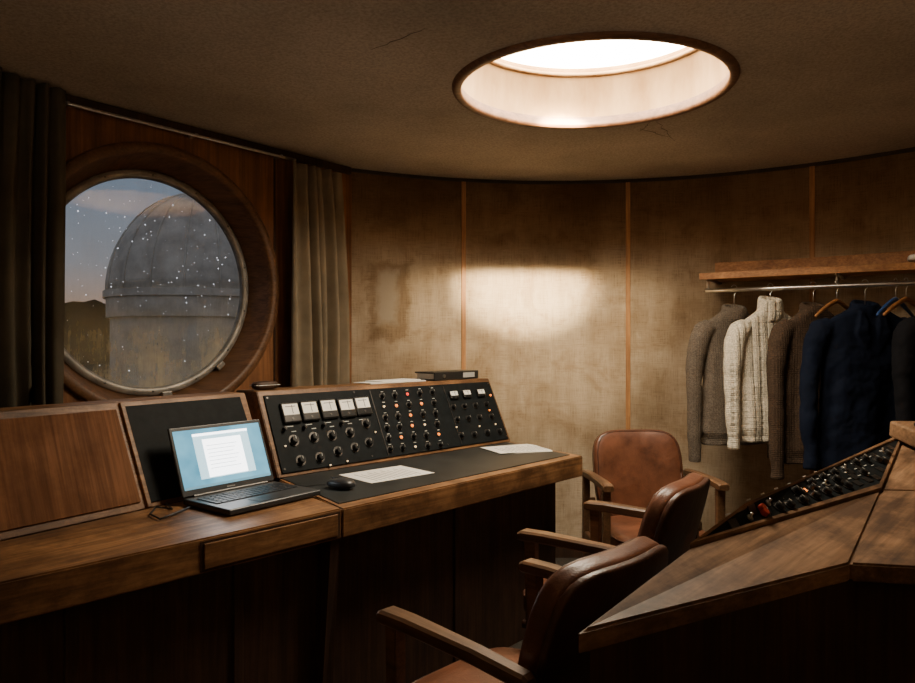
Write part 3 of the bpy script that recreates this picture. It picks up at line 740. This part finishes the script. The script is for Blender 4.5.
M_hang=wood('hanger_wood',(.34,.14,.045),(.56,.26,.09),0,.4,2,.2)
def hanger(b,M,w=.20,mat=None,dz=0):
    m=mat or M_hang
    pts=[Vector((w*(i/10-1),0,-.085-dz-.075*(1-i/10)**1.3)) for i in range(11)]
    pts=pts+[Vector((-p.x,p.y,p.z)) for p in pts[-2::-1]]
    b.tube(pts,[.006+.004*math.sin(math.pi*i/(len(pts)-1)) for i in range(len(pts))],m,8,M=M,flat=(1.2,.9))
    hk=[Vector((0,0,-.085-dz)),Vector((0,0,-.04))]+[Vector((.018*math.sin(t),0,-.010-.021*math.cos(t))) for t in [math.radians(a) for a in range(40,260,20)]]
    b.tube(hk,.0018,M_metal,6,M=M)
DROP=.035
def garment(name,s_,ang,mat,length=.72,wd=.23,turtle=False,coat=False,sleeve=.60,seed=1,depth=.70,disp=.010):
    rnd=random.Random(seed); b=MB(name); n=48
    prof=[(-.068,.058,.050),(-.078,.075,.055),(-.100,.115,.055),(-.128,.165,.052),(-.150,.195,.052),(-.175,.205,.056),(-.23,.190,.066),(-.32,.185,.075),(-.45,.190,.080),(-.58,.197,.084),(-length-.02,.205,.086),(-length-.055,.188,.076),(-length-.085,.190,.078)]
    if coat: prof=prof[:-2]+[(-length-.07,.235,.10)]
    def fold(t,z,a_):
        k=max(0,min(1,(-z-.15)/.35))
        return a_*k*(math.sin(5*t+seed+z*2)+.6*math.sin(9*t+seed*2.3-z*4))
    def ringat(z,a,bb_):
        r=[]
        for i in range(n):
            t=2*math.pi*i/n; c,s2=math.cos(t),math.sin(t); e=.8
            x=a*wd/.215*math.copysign(abs(c)**e,c); y=bb_*depth*math.copysign(abs(s2)**e,s2)
            f=1+fold(t,z,.12 if not coat else .17)
            r.append(Vector((x*(1+fold(t,z,.02)),y*f+.008*math.sin(seed+z*6),z)))
        return r
    rings=[]
    for (p,q) in zip(prof[:-1],prof[1:]):
        m=max(1,int(abs(q[0]-p[0])/.03))
        for k in range(m):
            t=k/m; rings.append(ringat(*(p[i]*(1-t)+q[i]*t for i in range(3))))
    rings.append(ringat(*prof[-1])); b.loft(rings,mat)
    ch=.058 if turtle else .024
    rr=[]
    for z,r_ in ((-.115,.060),(-.09,.068),(-.07,.068),(-.07+ch*.5,.066),(-.07+ch*.9,.062),(-.07+ch,.055),(-.07+ch,.044),(-.07+ch-.02,.040)):
        rr.append([Vector((r_*math.cos(2*math.pi*i/24),r_*.72*math.sin(2*math.pi*i/24),z+.012*math.sin(2*math.pi*i/24))) for i in range(24)])
    b.loft(rr,mat)
    if coat:
        for sg in (-1,1):
            b.hexa([(sg*.005,-.060,-.34),(sg*.09,-.064,-.19),(sg*.085,-.045,-.19),(sg*.005,-.045,-.34),(sg*.03,-.060,-.10),(sg*.06,-.055,-.085),(sg*.06,-.040,-.085),(sg*.03,-.040,-.10)],mat,.004)
    for sg in (-1,1):
        sw=rnd.uniform(-.012,.012); W_=wd/.215
        path=[(sg*.150*W_,0,-.150),(sg*.190*W_,0,-.175),(sg*.220*W_,-.003,-.23),(sg*.240*W_,-.010+sw,-.33),(sg*.248*W_,-.015+sw,-.45),(sg*.247*W_,-.02+sw*1.5,-.15-sleeve*.85),(sg*.243*W_,-.02+sw*1.5,-.15-sleeve*.97),(sg*.243*W_,-.02+sw*1.5,-.15-sleeve*1.06)]
        rad=[.042,.052,.052,.045,.040,.037,.030,.032]
        P=[];Rr=[]
        for k in range(len(path)-1):
            for j in range(4):
                t=j/4; P.append(Vector(path[k]).lerp(Vector(path[k+1]),t))
                Rr.append((rad[k]*(1-t)+rad[k+1]*t)*(1+.02*math.sin((k*4+j)*1.9+seed)))
        P.append(Vector(path[-1])); Rr.append(rad[-1]); b.tube(P,Rr,mat,18,flat=(1,.85))
    p=R0+RD*s_
    o=b.done(loc=(p.x,p.y,RZ-DROP),rz=ang)
    rm=o.modifiers.new('rm','REMESH'); rm.mode='VOXEL'; rm.voxel_size=.0055; rm.use_smooth_shade=True
    sm=o.modifiers.new('sm','SMOOTH'); sm.iterations=4; sm.factor=.6
    tx=bpy.data.textures.new(name+'_cl','CLOUDS'); tx.noise_scale=.09
    dm=o.modifiers.new('d','DISPLACE'); dm.texture=tx; dm.strength=disp; dm.mid_level=.5; dm.texture_coords='LOCAL'
    h=MB('hanger'); hanger(h,Matrix.Translation((0,0,.014+DROP)),.15,None,DROP); h.done(parent=o)
    return o
a0=math.radians(14)
K_gray=knit('grey_knit',(.150,.122,.096),70,.5); K_cream=knit('cream_knit',(.74,.67,.54),70,.75,True); K_brown=knit('brown_knit',(.075,.050,.035),70,.5)
garment('grey_sweater',.160,a0,K_gray,.66,.20,False,False,.64,2)
garment('cable_knit_sweater',.330,a0+.03,K_cream,.63,.205,True,False,.56,3)
garment('brown_cardigan',.520,a0-.02,K_brown,.72,.185,False,False,.68,5)
garment('navy_coat',.735,a0-.10,M_coat,.82,.25,False,True,.62,6,.74,.022)
garment('charcoal_coat',1.02,a0-.05,M_coatb,.82,.18,False,True,.62,8,.74,.022)
M_blueh=solid('blue_hanger',(.03,.08,.25),.4,0,.1,20,0)
for i,(s_,m_) in enumerate(((.620,M_hang),(.855,M_blueh),(.895,M_hang))):
    h=MB('coat_hanger'); p=R0+RD*s_; hanger(h,Matrix.Translation((0,0,.014)),.17,m_); h.done(loc=(p.x,p.y,RZ),rz=a0+[.3,.35,.25][i])

# ------------------------------------------------------------ added fill uplights on the rear wall, out of view, to lift the ceiling
M_bowl=solid('fill_bowl_metal',(.25,.2,.14),.45,1,.1,10,0)
M_bulb=emitm('fill_bulb_glow',(1,.75,.45),4)
for i,deg in enumerate((-62,-125)):
    a=math.radians(deg); p=arcp(a,R-.14,1.62)
    b=MB('fill_uplight')
    b.loft([[Vector((r*math.cos(2*math.pi*k/32),r*math.sin(2*math.pi*k/32),z)) for k in range(32)] for r,z in ((.02,-.06),(.06,-.05),(.095,-.01),(.11,.05),(.105,.05),(.09,-.005),(.055,-.042),(.02,-.05))],M_bowl)
    b.box((0,0,0),(.10,.03,.05),M_bowl,.004,M=Matrix.Rotation(a,4,'Z')@Matrix.Translation((.09,0,-.01)))
    tm=bmesh.new(); bmesh.ops.create_uvsphere(tm,u_segments=16,v_segments=10,radius=.028); b.merge(tm,M_bulb,Matrix.Translation((0,0,-.01)),True)
    b.done(loc=p)
    l=bpy.data.lights.new('fill_uplight_lamp','POINT'); l.energy=16; l.color=(1,.81,.58); l.shadow_soft_size=.05
    o=bpy.data.objects.new('fill_uplight_lamp',l); bpy.context.collection.objects.link(o); o.location=p+Vector((0,0,.040))

# ------------------------------------------------------------ world + lights
w=bpy.data.worlds.new('World'); bpy.context.scene.world=w; w.use_nodes=True; nt=w.node_tree
bg=nt.nodes['Background']; tc=nt.nodes.new('ShaderNodeTexCoord'); sp=nt.nodes.new('ShaderNodeSeparateXYZ')
nt.links.new(tc.outputs['Generated'],sp.inputs[0])
r=ramp(nt,sp.outputs[2],[(.0,(.02,.018,.018)),(.045,(.22,.155,.12)),(.10,(.150,.150,.160)),(.20,(.105,.130,.165)),(.6,(.09,.095,.11))])
vo=nt.nodes.new('ShaderNodeTexVoronoi'); vo.inputs['Scale'].default_value=70; nt.links.new(tc.outputs['Generated'],vo.inputs['Vector'])
st=math_(nt,'LESS_THAN',vo.outputs['Distance'],.05)
mx=mixc(nt,st,r.outputs[0],(.9,.95,1.0)); nt.links.new(mx,bg.inputs[0]); bg.inputs[1].default_value=1.75
def spot(name,loc,tgt,e,size,blend,c,rad=.05,sc=(1,1,1)):
    l=bpy.data.lights.new(name,'SPOT'); l.energy=e; l.spot_size=math.radians(size); l.spot_blend=blend; l.color=c; l.shadow_soft_size=rad
    o=bpy.data.objects.new(name,l); bpy.context.collection.objects.link(o); o.location=loc
    o.rotation_euler=(Vector(tgt)-Vector(loc)).to_track_quat('-Z','Y').to_euler(); o.scale=sc; return o
spot('wall_spotlight',(.47,2.56,2.375),(.385,4.03,1.58),1250,19,1.0,(1,.78,.46),.015,(1.75,1,1))
spot('wall_wash_spotlight',(.47,2.56,2.375),(.40,4.03,1.42),150,42,1.0,(1,.78,.48),.03,(1.5,1,1))

cd=bpy.data.cameras.new('camera'); co=bpy.data.objects.new('camera',cd); bpy.context.collection.objects.link(co)
co.location=(0,0,CH); co.rotation_euler=(math.pi/2,0,0); cd.lens=F*36/915; cd.sensor_width=36; cd.clip_start=.02; cd.clip_end=500
bpy.context.scene.camera=co
